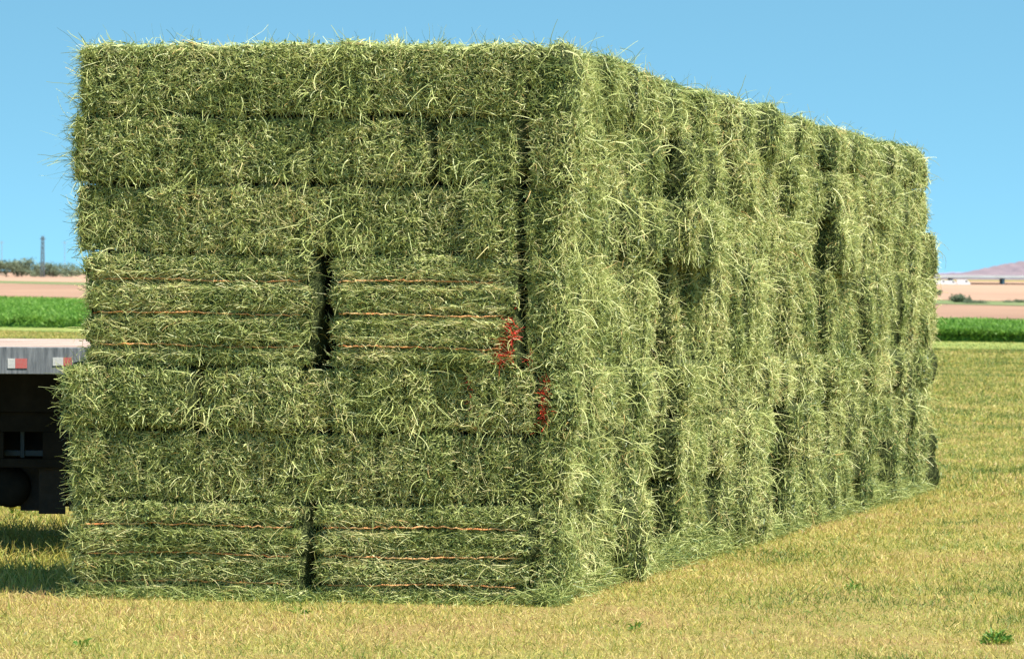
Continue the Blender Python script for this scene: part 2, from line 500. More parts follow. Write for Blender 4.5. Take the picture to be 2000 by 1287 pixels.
        if kind == 'cut':
            d = tan + out * rng.uniform(-0.25, 0.40, (n, 1))
            L = 0.043 * L; dr = rng.uniform(-0.2, 0.5, n); cu = 1.2
            lg = rng.random(n) < 0.05
            L[lg] *= 2.2; dr[lg] += 0.3
        elif kind == 'twine':
            hz = (p[:, 2] - s.lo[2]) / (s.hi[2] - s.lo[2])
            near = np.min(np.abs(hz[:, None] - np.array(TW)[None]), axis=1) < 0.085
            dirx = np.sign(vnoise(p, (3.0, 0, 9), s.seed + 8) + rng.normal(0, 0.35, n)) 
            dirx = np.where(p[:, 0] < s.lo[0] + 0.08, 1.0, np.where(p[:, 0] > s.hi[0] - 0.08, -1.0, dirx))
            al = np.stack([dirx, np.full(n, -0.42) * rng.random(n), rng.normal(0, 0.33, n)], 1)
            d = np.where(near[:, None], al, tan * np.array([1.35, 0.6, 0.7]) + out * rng.uniform(-0.2, 0.35, (n, 1)))
            tw_near = near
            L = 0.043 * L * np.where(near, 1.5, 1.0); dr = rng.uniform(0, 0.5, n); cu = 0.5
        elif kind == 'side':
            d = tan + out * rng.uniform(-0.2, 0.6, (n, 1))
            L = 0.058 * L; dr = rng.uniform(-0.3, 0.9, n); cu = 1.5
            lg = rng.random(n) < 0.03
            L[lg] *= 2.0; dr[lg] += 0.3
        elif kind == 'top':
            d = tan + out * rng.uniform(0, 0.3, (n, 1)); L = 0.07 * L; dr = rng.uniform(0, 0.6, n); cu = 0.6
        elif kind == 'left':
            d = tan + out * rng.uniform(0.0, 0.9, (n, 1)); L = 0.065 * L; dr = rng.uniform(0, 0.7, n); cu = 1.5
        d = Wd(d)
        wp = W(sp + nr * rng.uniform(-0.012, 0.014, (n, 1)))
        V, Q, k = ribbons(wp, d, L * lmul, width * rng.uniform(0.55, 1.35, n), cu, dr, 5 if kind == 'side' else 4)
        t = 0.68 + s.shade + ftint + 0.13 * vnoise(sp, 2.5, 77) + 0.13 * vnoise(sp, 9, 78) + rng.normal(0, 0.19, n)
        t = t - 0.30 * np.clip((vnoise(sp, (5, 5, 4), 91) - 0.38) * 5, 0, 1)      # leafy dark green clumps
        if kind == 'twine': t = t + 0.12 * tw_near
        straw = rng.random(n) < 0.012 + 0.02 * (s.seed % 3) + 0.16 * np.clip(vnoise(sp, 7, 79) - 0.45, 0, 1)
        t = np.clip(t, 0.02, 0.94); t[straw] = rng.uniform(0.94, 1.0, straw.sum())
        g.add(V, Q, np.repeat(t, k), 0, np.repeat(paint_of(wp), k))
        # small dark leaves shaken loose among the stems
        m = int(n * 0.40)
        idx = rng.integers(0, n, m)
        lp = W(sp[idx] + nr[idx] * rng.uniform(-0.01, 0.02, (m, 1)) + rng.normal(0, 0.01, (m, 3)))
        V, Q, k = ribbons(lp, rng.normal(size=(m, 3)), rng.uniform(0.010, 0.028, m), rng.uniform(0.007, 0.014, m) * (width / 0.0055), 0.6, 0, 1, 0.5)
        lt = np.clip(0.30 + s.shade * 0.5 + 0.2 * vnoise(sp[idx], 4, 80) + rng.normal(0, 0.12, m), 0, 0.7)
        g.add(V, Q, np.repeat(lt, k), 0, np.repeat(paint_of(lp), k))
    def under(s, g, ax, sgn, dens, width=0.006):
        """short chopped stems packed flat against the bale"""
        u, v = [i for i in range(3) if i != ax]
        n = int((s.hi[u] - s.lo[u]) * (s.hi[v] - s.lo[v]) * dens)
        p = s.scatter(ax, sgn, n); sp, nr = s.surf(p)
        rv = unit(rng.normal(size=(n, 3)))
        d = unit(rv - nr * np.sum(rv * nr, axis=1, keepdims=True)) + nr * rng.uniform(-0.35, 0.35, (n, 1))
        wp = W(sp + nr * rng.uniform(-0.004, 0.006, (n, 1)))
        V, Q, k = ribbons(wp, Wd(d), rng.uniform(0.02, 0.055, n), width * rng.uniform(0.6, 1.4, n), 0.9, 0.1, 2)
        t = np.clip(0.37 + s.shade + 0.10 * vnoise(sp, 9, 78) + rng.normal(0, 0.2, n), 0.02, 0.9)
        g.add(V, Q, np.repeat(t, k), 0, np.repeat(paint_of(wp), k))
    def loose(s, g, ax, sgn, n, L0, L1, band=None, up=0.8, width=0.004, curl=0.5, droop=0.2):
        """stray long stems that stick out beyond the face"""
        p = s.scatter(ax, sgn, n)
        m_ = max(3, n // 9); p = p[rng.integers(0, m_, n)] + rng.normal(0, 0.018, (n, 3)); p = np.clip(p, s.lo, s.hi)
        p[:, ax] = s.hi[ax] if sgn else s.lo[ax]
        if band is not None:
            p[:, band[0]] = rng.uniform(band[1], band[2], n)
        sp, nr = s.surf(p)
        d = nr * up + rng.normal(0, 0.55, (n, 3))
        V, Q, k = ribbons(W(sp), Wd(d), rng.uniform(L0, L1, n), width * rng.uniform(0.7, 1.3, n), curl, droop, 5)
        t = np.clip(rng.normal(0.5, 0.18, n), 0.05, 0.95)
        g.add(V, Q, np.repeat(t, k), 0)

TW = (0.18, 0.47, 0.77)
# layers from the ground up: heights read from the end wall
TOPZ = [0.0, 0.555, 0.965, 1.335, 1.975, 2.375, 2.765, 3.165]
LEV = ['bottom layer', 'second layer from the ground', 'third layer from the ground', 'tall middle layer with orange twine',
       'layer just above the twined middle one', 'layer just under the top one', 'top layer']
ENDW = {  # per layer: (px left, px right) spans along the end wall
    0: [(146, 588), (622, 1030)], 1: [(142, 572), (576, 1010)], 2: [(130, 367), (390, 785), (790, 1040)],
    3: [(168, 602), (648, 1000)], 4: [(150, 632), (636, 1000)], 5: [(142, 604), (608, 827), (849, 1000)],
    6: [(150, 636), (640, 1018)]}
ENDL = {
    0: ['hay bale with three twines at the foot of the end wall, trailer side',
        'hay bale with three twines at the foot of the end wall, by the corner'],
    1: ['hay bale of the end wall in the second layer from the ground, trailer side',
        'hay bale of the end wall in the second layer from the ground, corner side'],
    2: ['short shaggy hay bale bulging out just below the trailer deck edge',
        'hay bale in the third layer, middle one between two others',
        'hay bale in the third layer directly beneath the big red paint mark'],
    3: ['twined hay bale level with the trailer deck, beside the dark hole',
        'twined hay bale with orange strings running into the red paint mark'],
    4: ['hay bale resting on the upper twined bale on the trailer side',
        'hay bale resting on the upper twined bale by the corner'],
    5: ['long hay bale of the end wall under the top layer, on the trailer side',
        'hay bale under the top layer, between the long one and the short one',
        'short hay bale beside a dark vertical slit under the top layer'],
    6: ['topmost hay bale of the end wall over the trailer, with stray stems',
        'topmost hay bale of the end wall by the corner, yellow tuft on top']}
DEP = 1.15
GROUP_END = 'hay bales in the end wall of the stack'
GROUP_SIDE = 'hay bales in the long wall of the stack'
def make_twine(b, parent, t):
    """one orange string round the bale, sunk in its groove on the end wall"""
    z = b.lo[2] + t * (b.hi[2] - b.lo[2])
    n = 40
    aa = np.linspace(b.lo[0] + 0.05, b.hi[0] - 0.05, n)
    p = np.stack([aa, np.full(n, b.lo[1]), np.full(n, z)], 1)
    sp, nr = b.surf(p)
    sp = sp + np.array([0, -0.046, 0.0])
    wob = np.random.default_rng(b.seed + int(t * 100))
    sp[:, 2] += 0.006 * np.sin(aa * 5 + wob.uniform(0, 6)) + 0.003 * wob.normal(size=n)
    sp[:, 1] += 0.003 * wob.normal(size=n) + 0.004 + 0.022 * vnoise(np.stack([aa, aa * 0 + z, aa * 0], 1), 4, b.seed)
    w_ = W(sp)
    path = [tuple(x) for x in w_]
    back = W(np.array([[b.hi[0] - 0.03, b.hi[1] - 0.02, z], [b.lo[0] + 0.03, b.hi[1] - 0.02, z]]))
    path = path + [tuple(back[0]), tuple(back[1]), path[0]]
    v, q = tube(path, 0.0046, 5)
    g = Geo(); g.add(v, q, 0.5)
    return g.build("twine", [M_TWINE], parent, True)

seed = 100
for lay in range(7):
    for k, (x0, x1) in enumerate(ENDW[lay]):
        seed += 13
        a1, a0 = a_of_px(x0), a_of_px(x1)
        out = {2: 0.0, 3: 0.012, 0: 0.0}.get(lay, rng.uniform(0, 0.018))
        if lay == 2 and k == 0: out = -0.03
        b = Bale(a0, a1, out, DEP, TOPZ[lay], TOPZ[lay + 1] - 0.005 - 0, seed, 'twine' if lay in (0, 3) else 'cut',
                 {0: 0.02, 3: 0.08}.get(lay, 0.06) + rng.normal(0, 0.035))  # end wall tinted lighter to make up for its weaker sunlight
        g = Geo()
        b.core(g)
        b.under(g, 1, 0, 8000)
        b.coat(g, 'twine' if lay in (0, 3) else 'cut', 1, 0, 15500, 0.0037)
        if k == 0:
            b.coat(g, 'left', 0, 1, 2600, 0.0048)
            b.loose(g, 1, 0, 170, 0.05, 0.14, (0, a1 - 0.10, a1 + 0.0), 0.5, curl=1.6)
            b.loose(g, 0, 1, 150 if lay > 1 else 70, 0.04, 0.13, (1, 0.0, 0.4), 0.8, 0.0036, 1.9)
            if lay in (5, 6): b.loose(g, 0, 1, 70, 0.08, 0.26, (1, 0.0, 0.5), 1.0)
        else:
            b.coat(g, 'left', 0, 1, 300, 0.0048)
        b.coat(g, 'left', 0, 0, 300, 0.0048)
        if lay == 6:
            b.coat(g, 'top', 2, 1, 3000, 0.0055)
            b.loose(g, 2, 1, 120, 0.03, 0.15, (1, 0.0, 0.35), 0.8, 0.0032)
        # hanging wisps over the seam below
        if lay > 0:
            n = 60
            cx = rng.uniform(b.lo[0], b.hi[0], 5)
            p = np.stack([np.clip(cx[rng.integers(0, 5, n)] + rng.normal(0, 0.12, n), b.lo[0], b.hi[0]), np.full(n, b.lo[1]), b.lo[2] + rng.uniform(0.0, 0.2, n)], 1)
            sp, nr = b.surf(p)
            d = np.stack([rng.normal(0, 0.8, n), np.full(n, -0.5), rng.normal(-0.2, 0.6, n)], 1)
            V, Q, kk = ribbons(W(sp), Wd(d), rng.uniform(0.06, 0.18, n), 0.005, 0.9, 0.9, 5)
            g.add(V, Q, np.repeat(np.clip(rng.normal(0.6, 0.16, n), 0.1, 0.95), kk), 0)
        # tangled bunches that hang out of the joint between two bales
        if k > 0 and lay in (1, 2, 4, 6):
            n = 90
            p = np.stack([rng.normal(b.hi[0], 0.13, n), np.full(n, b.lo[1]), rng.uniform(b.lo[2], b.hi[2], n)], 1)
            p = np.clip(p, b.lo, b.hi + np.array([0.12, 0, 0]))
            d = np.stack([rng.normal(0, 0.6, n), rng.uniform(-0.9, -0.2, n), rng.normal(-0.2, 0.6, n)], 1)
            V, Q, kk = ribbons(W(p), Wd(d), rng.uniform(0.07, 0.2, n), 0.0055, 1.4, 0.6, 6)
            g.add(V, Q, np.repeat(np.clip(rng.normal(0.62, 0.15, n), 0.1, 0.95), kk), 0)
        if lay == 6 and k == 1:       # the yellow tuft that stands up on the edge
            n = 46
            a_t = a_of_px(752)
            p = np.stack([rng.normal(a_t, 0.018, n), rng.normal(0.12, 0.03, n), np.full(n, b.hi[2])], 1)
            d = np.stack([rng.normal(0, 0.5, n), rng.normal(0, 0.5, n), np.ones(n)], 1)
            V, Q, kk = ribbons(W(p), Wd(d), rng.uniform(0.03, 0.085, n), 0.008, 0.7, 0.2, 3)
            g.add(V, Q, np.repeat(rng.uniform(0.8, 0.96, n), kk), 0)
        o = g.build("hay_bale", [M_STEM, M_CORE])
        tag(o, ENDL[lay][k], 'hay bale', GROUP_END)
        if lay in (0, 3):
            for t in TW: make_twine(b, o, t)

# long wall: columns of bales going back from the corner
UB = np.array([0, 0.073, 0.147, 0.226, 0.305, 0.392, 0.474, 0.560, 0.638])
def b_of_u(u): return LB * (u / 0.638)
NTH = ['corner', 'second', 'third', 'fourth', 'fifth', 'sixth', 'seventh', 'last']
LAYN = ['bottom', 'second', 'third', 'fourth', 'fifth', 'sixth', 'top']
for c in range(8):
    for lay in range(7):
        seed += 13
        b0, b1 = b_of_u(UB[c]), b_of_u(UB[c + 1])
        # deep dark joints where the wagon loads meet
        gap1 = 0.02; gap0 = 0.02
        deep = {0: 0.03, 1: 0.72 if lay < 6 else 0.4, 2: 0.14 if lay in (2, 5) else 0.03, 3: 0.46 if lay < 2 else 0.14, 4: 0.55 if lay > 2 else 0.2, 5: 0.34, 6: 0.34}
        gap1 = deep.get(c, 0.02) * rng.uniform(0.75, 1.0); gap0 = deep.get(c - 1, 0.02) * rng.uniform(0.0, 0.45)
        if c == 0: gap0 = 0.0
        a0 = rng.normal(0, 0.02) + {3: 0.03, 2: -0.03, 1: -0.01, 0: -0.01}.get(lay, 0)
        if c == 0:
            a0 = -0.02 + rng.normal(0, 0.01) + {0: 0.03, 1: 0.02, 2: -0.03, 3: 0.03}.get(lay, 0)
            a1 = a_of_px(1018) - 0.02 if lay in (1, 3, 4, 5) else a_of_px(ENDW[lay][-1][1]) - 0.025
            if a1 - a0 < 0.10: a1 = a0 + 0.10
        else:
            a1 = 1.40
        if c == 7: a0 = {6: 0.035, 5: 0.02, 4: 0.0, 3: -0.02}.get(lay, 0.0) + rng.normal(0, 0.008)
        zj = rng.normal(0, 0.01)
        if c == 1 and lay == 6: zj = -0.02
        ztop = TOPZ[lay + 1] - 0.006 + ((-0.05 if c > 1 else -0.03) + rng.normal(0, 0.012) if lay == 6 and c > 0 else 0)
        b = Bale(a0, a1, b0 + gap0 + (0.02 if c == 0 else 0), b1 - gap1, TOPZ[lay] + 0.0, ztop, seed, 'cut', -0.04 + rng.normal(0, 0.035) + (-0.05 if lay == 0 else 0))  # same hay tinted darker here to tone down the sunlit long wall
        b.r = 0.05 if c == 0 else 0.075; b.rz = None if lay in (2, 6) else 0.018
        if c == 7 and lay == 6: b.r = 0.10
        near = 1.0 - c / 8 * 0.45
        g = Geo()
        b.core(g, 0.04 if c < 3 else 0.055)
        b.under(g, 0, 0, 4500 * near, 0.0065)
        b.under(g, 1, 0, 3200 if c else 7000, 0.006)
        if lay == 6: b.under(g, 2, 1, 2500, 0.007)
        b.coat(g, 'side', 0, 0, 10500 * near, 0.0039 * (1 + 0.35 * c / 8))
        if c == 0:
            b.coat(g, 'cut', 1, 0, 14500, 0.0038, 1.25)
        else:
            b.coat(g, 'left', 1, 0, 1100, 0.0055, 0.9)
        if c == 7: b.coat(g, 'left', 1, 1, 500, 0.006)
        if lay == 6:
            b.coat(g, 'top', 2, 1, 1800 * near, 0.006)
            b.loose(g, 2, 1, int(45 * near), 0.05, 0.17, (0, a0, a0 + 0.35), 0.8, 0.0036)
        # long curls and clumps hanging down the wall
        n = int(45 * near)
        p = np.stack([np.full(n, b.lo[0]), rng.uniform(b.lo[1], b.hi[1], n), b.hi[2] - np.abs(rng.normal(0, 0.14, n))], 1)
        p = np.clip(p, b.lo, b.hi)
        sp, nr = b.surf(p)
        d = nr * 0.9 + rng.normal(0, 0.6, (n, 3))
        V, Q, kk = ribbons(W(sp), Wd(d), rng.uniform(0.10, 0.26, n), 0.0058, 1.6, 0.8, 7)
        g.add(V, Q, np.repeat(np.clip(rng.normal(0.66, 0.14, n), 0.1, 0.95), kk), 0)
        o = g.build("hay_bale", [M_STEM, M_CORE])
        if c == 0:
            lab = f'pale shaggy hay bale at the corner edge of the long wall, {LAYN[lay]} layer'
        else:
            lab = f'shaggy hay bale of the long wall, {LAYN[lay]} layer, {NTH[c]} column from corner'
        if c == 0 and lay == 3: lab = 'hay bale at the corner edge with the big red paint mark beside it'
        tag(o, lab, 'hay bale', GROUP_SIDE)

# loose hay fallen along the foot of the walls
g = Geo()
n = 15000
bb = rng.uniform(-0.15, LB, n)
pile = 0.6 + 0.55 * vnoise(np.stack([bb, bb * 0, bb * 0], 1), 0.9, 51) + 0.3 * vnoise(np.stack([bb, bb * 0, bb * 0], 1), 3, 52)
aa = -np.abs(rng.normal(0, 0.04, n)) * (0.5 + pile) + 0.03
hh = 0.26 * np.clip(pile, 0.1, 1.3) * np.exp(-(np.abs(aa) / 0.07) ** 1.2)
p = np.stack([aa, bb, 0.005 + hh * rng.random(n)], 1)
d = rng.normal(size=(n, 3)) * np.array([1, 1, 0.35]); d[:, 2] += 0.1
V, Q, k = ribbons(W(p), Wd(d), rng.gamma(4, 0.022, n), 0.005, 1.2, 0.2, 3)
g.add(V, Q, np.repeat(np.clip(rng.normal(0.40, 0.2, n), 0, 0.95), k))
n = 5200
a_e = a_of_px(140)
aa = rng.uniform(-0.1, a_e, n); bb = -np.abs(rng.normal(0, 0.07, n)) + 0.03
p = np.stack([aa, bb, 0.005 + 0.05 * rng.random(n) * np.exp(-(bb / 0.07) ** 2)], 1)
d = rng.normal(size=(n, 3)) * np.array([1, 1, 0.4]); d[:, 2] += 0.15
V, Q, k = ribbons(W(p), Wd(d), rng.gamma(4, 0.02, n), 0.005, 0.8, 0.2, 3)
g.add(V, Q, np.repeat(np.clip(rng.normal(0.36, 0.17, n), 0, 0.95), k))
tag(g.build("loose_hay", [M_STEM]), 'loose green hay fallen along the foot of the stack', 'loose hay', kind='stuff')

# ------------------------------------------------------------------ mown dry grass
def blades(name, y0, y1, dens, h0, h1, wd, xlim=None):
    n = int((y1 - y0) * ((y0 + y1) / 2 * 0.30 + 6.0) * dens)
    y = rng.uniform(y0, y1, n); hw = y * 0.150 + 3.0
    x = rng.uniform(-1, 1, n) * hw
    # keep out from under the stack
    rel = np.stack([x, y, np.zeros(n)], 1) - C0
    inv = np.linalg.inv(BASIS)
    ab = rel @ inv
    ins = (ab[:, 0] > 0.02) & (ab[:, 1] > 0.02) & (ab[:, 1] < LB - 0.02) & ((ab[:, 0] < 1.4) | ((ab[:, 1] < DEP) & (ab[:, 0] < a_of_px(150))))
    x, y = x[~ins], y[~ins]; n = len(x)
    P3 = np.stack([x, y, np.zeros(n)], 1)
    pn = vnoise(P3, 1.3, 31) * 0.55 + vnoise(P3, 0.35, 32) * 0.5 + vnoise(P3, 5, 33) * 0.55 + vnoise(P3, 13, 34) * 0.4
    P3[:, 2] = zt(y) - 0.004
    d = rng.normal(0, 0.75, (n, 3)); d[:, 2] = rng.uniform(0.4, 1.8, n)
    flat = rng.random(n) < 0.25
    d[flat, 2] = rng.uniform(0.0, 0.2, flat.sum())
    L = (h0 + (h1 - h0) * rng.random(n) ** 1.8) * np.clip(1 + 0.6 * pn, 0.3, 2)
    V, Q, k = ribbons(P3, d, L, wd * rng.uniform(0.6, 1.3, n), 0.7, 0.15, 2, 0.3)
    lat = -(np.stack([x, y, np.zeros(n)], 1) - C0) @ inv[:, 0]        # metres out from the long wall
    trk = 0
    for off in (1.7, 3.6, 6.2, 8.1):
        trk = trk + np.exp(-((lat - off - 0.15 * vnoise(P3, 0.15, 36)) / 0.17) ** 2)
    rows = 0.5 * np.sin(lat * 2 * math.pi / 0.62 + 1.5 * vnoise(P3, 0.4, 37))
    big = vnoise(P3 * np.array([1, 1, 0]), 0.9, 38) + 0.6 * vnoise(P3 * np.array([1, 1, 0]), 2.6, 39)
    t = np.clip(0.525 - 0.15 * pn - 0.36 * big - 0.30 * np.clip((vnoise(P3, 4.2, 61) - 0.45) * 4, 0, 1) + 0.2 * np.clip((vnoise(P3, 3.1, 62) - 0.45) * 4, 0, 1) - 0.10 * np.clip((x - 1.5) / 2.5, 0, 1) + 0.06 * rows + 0.10 * trk + rng.normal(0, 0.25, n) - 0.10 * np.clip((y - 24) / 50, 0, 1), 0.0, 1.0)
    return V, Q, np.repeat(t, k)
g = Geo()
for (y0, y1, dens, h0, h1, wd) in ((16.3, 20, 3000, 0.02, 0.07, 0.0045), (20, 24, 2300, 0.02, 0.07, 0.005), (24, 32, 1700, 0.022, 0.065, 0.0062),
                                   (32, 48, 900, 0.03, 0.075, 0.009), (48, 80, 380, 0.03, 0.08, 0.013), (80, 122, 170, 0.03, 0.08, 0.02)):
    V, Q, t = blades("x", y0, y1, dens, h0, h1, wd)
    g.add(V, Q, t)
# taller dry weeds where the mower could not reach, by the trailer
n = 9000
x = rng.uniform(-4.3, -2.2, n); y = rng.uniform(20.9, 27.5, n)
P3 = np.stack([x, y, zt(y)], 1); d = rng.normal(0, 0.45, (n, 3)); d[:, 2] = 1
V, Q, k = ribbons(P3, d, rng.uniform(0.05, 0.16, n), 0.007, 0.8, 0.3, 3, 0.3)
g.add(V, Q, np.repeat(np.clip(rng.normal(0.5, 0.2, n), 0, 1), k))
tag(g.build("grass", [M_GRASS]), 'short dry yellow and green grass of the mown field', 'grass', kind='stuff')

# ------------------------------------------------------------------ green weeds
M_WEED = stem_mat("weed_leaves", [(0, (0.04, 0.12, 0.02)), (0.7, (0.14, 0.28, 0.04)), (1, (0.45, 0.36, 0.05))], 0.3, 0.5)
def weed(px, py, r, h, n, label, tall=False, y=None):
    p0 = ground_at(px, py)
    g = Geo()
    t = rng.random(n) * 2 * math.pi; rr = r * np.sqrt(rng.random(n))
    z = h * rng.random(n) * (1 - rr / (r * 1.3))
    P = np.stack([p0.x + rr * np.cos(t), p0.y + rr * np.sin(t), p0.z + z], 1)
    d = np.stack([np.cos(t), np.sin(t), rng.uniform(0.1, 1.2, n)], 1) + rng.normal(0, 0.4, (n, 3))
    V, Q, k = ribbons(P, d, rng.uniform(0.02, 0.05, n), rng.uniform(0.007, 0.015, n), 0.8, 0.5, 2, 0.3)
    g.add(V, Q, np.repeat(np.clip(rng.normal(0.62, 0.2, n), 0, 0.88), k))
    m = max(5, n // 10)
    t = rng.random(m) * 6.28
    d = np.stack([np.cos(t) * 0.5, np.sin(t) * 0.5, np.ones(m)], 1)
    P = np.repeat([[p0.x, p0.y, p0.z]], m, 0) + rng.normal(0, r * 0.15, (m, 3)) * np.array([1, 1, 0])
    V, Q, k = ribbons(P, d, h * rng.uniform(0.8, 1.25, m), 0.008, 0.5, 0.3, 3)
    g.add(V, Q, np.repeat(rng.uniform(0.3, 0.7, m), k))
    if tall:
        P = np.array([[p0.x, p0.y, p0.z + h * 0.75]]).repeat(40, 0) + rng.normal(0, 0.02, (40, 3)) * np.array([1, 1, 2.4])
        V, Q, k = ribbons(P, rng.normal(size=(40, 3)) + np.array([0, 0, 0.7]), 0.05, 0.02, 0.5, 0, 2)
        g.add(V, Q, np.repeat(rng.uniform(0.9, 1.0, 40), k))
    return tag(g.build("weed", [M_WEED]), label, 'weed', 'green weeds in the stubble')
weed(1945, 1256, 0.075, 0.075, 220, 'bright green weed clump in the dry grass, largest out on the open stubble')
weed(1668, 1150, 0.035, 0.04, 26, 'tiny dark green weed in the open yellow stubble')
weed(160, 1262, 0.03, 0.04, 26, 'small green weed in front of the end wall by the trailer')
weed(590, 1200, 0.05, 0.04, 30, 'low green weed sprouting at the foot of the end wall')
weed(1240, 1230, 0.03, 0.045, 24, 'small upright green weed in front of the stack corner')
weed(62, 1012, 0.07, 0.22, 60, 'tall yellow-topped weed standing in the sun beyond the trailer underbody', True)
weed(28, 1014, 0.04, 0.10, 60, 'thin short weed beside the taller yellow-topped one at the trailer', True)

# ------------------------------------------------------------------ flatbed trailer
M_RAIL = plain("weathered_grey_rail", (0.07, 0.08, 0.09), (0.27, 0.28, 0.29), 14, 0.6, (3, 3, 0.35), lo=0.3, hi=0.7)
M_DECK = plain("weathered_deck_boards", (0.27, 0.19, 0.15), (0.46, 0.34, 0.28), 3, 0.85, (0.6, 8, 1))
M_BLACK = plain("black_underbody_paint", (0.012, 0.013, 0.013), (0.022, 0.022, 0.021), 6, 0.9, spec=0.05)
M_BLUE = plain("bluish_steel_brace", (0.014, 0.034, 0.05), (0.03, 0.055, 0.075), 12, 0.5)
M_RED = plain("red_reflector", (0.52, 0.10, 0.09), (0.45, 0.16, 0.14), 60, 0.4)
M_WHITE = plain("white_reflector", (0.62, 0.60, 0.56), (0.48, 0.48, 0.46), 60, 0.4)
M_RUBBER = plain("black_rubber", (0.012, 0.012, 0.012), (0.022, 0.021, 0.02), 20, 0.85)
M_STEEL = plain("wheel_steel", (0.30, 0.30, 0.30), (0.42, 0.42, 0.42), 20, 0.4, metallic=0.6)
TY0, TY1 = 23.15, 26.0
TZ = at(80, 678, TY0).z; RB = at(80, 731, TY0).z
TX0, TX1 = -13.5, -1.75
tr = empty("flatbed_trailer", (TX0 / 2 + TX1 / 2, (TY0 + TY1) / 2, 0))
tag(tr, 'flatbed trailer with grey side rail, plank deck and black underbody beside the hay stack', 'trailer')
def tb(name, boxes, mat, parent=tr, bevel=0.004):
    root = tr.location
    bs = [(a - root.x, b - root.x, c - root.y, d - root.y, e, f) for a, b, c, d, e, f in boxes]
    return box_obj(name, bs, mat, parent, bevel)
nb = 16
dw = (TY1 - TY0 - 0.12) / nb
tb("deck", [(TX0 + 0.02, TX1 - 0.02, TY0 + 0.06 + i * dw, TY0 + 0.06 + (i + 1) * dw - 0.008, TZ - 0.04, TZ - 0.004 + 0.004 * ((i * 7) % 3)) for i in range(nb)], M_DECK, bevel=0.003)
tb("side_rail", [(TX0, TX1, TY0, TY0 + 0.055, RB, TZ)], M_RAIL)
tb("side_rail", [(TX0, TX1, TY1 - 0.055, TY1, RB, TZ)], M_RAIL)
tb("end_rail", [(TX1 - 0.05, TX1 - 0.001, TY0 + 0.056, TY1 - 0.056, RB + 0.002, TZ - 0.002)], M_RAIL)
# red and white reflector pieces along the rail
def refl(pxa, pxm, pxb, pya, pyb):
    xa, xm, xb = (at(p, 708, TY0).x for p in (pxa, pxm, pxb)); zb, za = at(pxa, pyb, TY0).z, at(pxa, pya, TY0).z
    r = tb("reflector", [(xa, xm - 0.001, TY0 - 0.004, TY0 - 0.0005, za if za < zb else zb, max(za, zb))], M_WHITE, bevel=0)
    root = tr.location
    box_obj("red_half", [(xm - root.x, xb - root.x, TY0 - 0.004 - root.y, TY0 - 0.0005 - root.y, min(za, zb), max(za, zb))], M_RED, r, 0)
refl(15, 30, 53, 700, 719); refl(103, 124, 140, 698, 714)
for i in range(8):
    x = -4.0 - i * 1.2
    zb = RB + 0.045
    r = tb("reflector", [(x, x + 0.07, TY0 - 0.004, TY0 - 0.0005, zb, zb + 0.06)], M_WHITE, bevel=0)
    root = tr.location
    box_obj("red_half", [(x + 0.071 - root.x, x + 0.14 - root.x, TY0 - 0.004 - root.y, TY0 - 0.0005 - root.y, zb, zb + 0.06)], M_RED, r, 0)
# black underbody: beam, lower panel with an opening, flap
zA = at(60, 804, TY0 + 0.65).z; zB = at(60, 843, TY0 + 0.7).z; zC = at(60, 895, TY0 + 0.7).z; zD = at(60, 1004, TY0 + 0.7).z
xa = at(8, 860, TY0 + 0.7).x; xb_ = at(84, 860, TY0 + 0.7).x
tb("frame_beam", [(TX0 + 0.1, TX1 - 0.1, TY0 + 0.60, TY0 + 0.72, zA, RB - 0.003)], M_BLACK)
XL = -4.6
tb("skirt_panel", [(XL, TX1 - 0.2, TY0 + 0.68, TY0 + 0.72, zB, zA - 0.004), (XL, xa, TY0 + 0.68, TY0 + 0.72, zC, zB - 0.001),
                   (xb_, TX1 - 0.2, TY0 + 0.68, TY0 + 0.72, zC, zB - 0.001), (XL, TX1 - 0.2, TY0 + 0.68, TY0 + 0.72, zC - 0.06, zC - 0.001)], M_BLACK)
pz = lambda p: at(p, 960, TY0 + 0.8).x
g = Geo()
xc, zc = pz(16), (zC - 0.06 + zD + 0.03) / 2
rt = (zC - 0.06 - zD - 0.03) / 2
prof = [(0.001, 0.80), (0.6 * rt, 0.81), (0.92 * rt, 0.84), (rt, 0.90), (rt, 1.5), (0.001, 1.52)]
V = [(xc - tr.location.x + r_ * math.cos(k * math.pi / 12), TY0 + yy - tr.location.y, zc + r_ * math.sin(k * math.pi / 12)) for k in range(24) for r_, yy in prof]
Q = [(k * 6 + j, k * 6 + j + 1, ((k + 1) % 24) * 6 + j + 1, ((k + 1) % 24) * 6 + j) for k in range(24) for j in range(5)]
g.add(V, Q, 0.5); g.build("air_tank", [M_BLACK], tr, True)
tb("hanger", [(xc - 0.03, xc + 0.03, TY0 + 1.0, TY0 + 1.06, zc + rt - 0.01, RB - 0.01)], M_BLACK)
tb("mud_flap", [(pz(78), pz(130), TY0 + 0.74, TY0 + 0.755, zD, zC - 0.062)], M_RUBBER)
tb("mud_flap", [(pz(36), pz(74), TY0 + 0.90, TY0 + 0.915, zD + 0.01, zC - 0.062)], M_RUBBER)
tb("mud_flap", [(pz(136), TX1 - 0.3, TY0 + 0.76, TY0 + 0.775, zD + 0.02, zC - 0.062)], M_RUBBER)
tb("inner_panel", [(XL, TX1 - 0.2, TY0 + 1.2, TY0 + 1.24, zD + 0.02, RB - 0.01)], M_BLACK)
zbar0, zbar1 = at(40, 890, TY0 + 0.85).z, at(40, 879, TY0 + 0.85).z
x0, x1 = at(5, 880, TY0 + 0.85).x, at(88, 880, TY0 + 0.85).x
xm0, xm1 = at(40, 880, TY0 + 0.83).x, at(48, 880, TY0 + 0.83).x
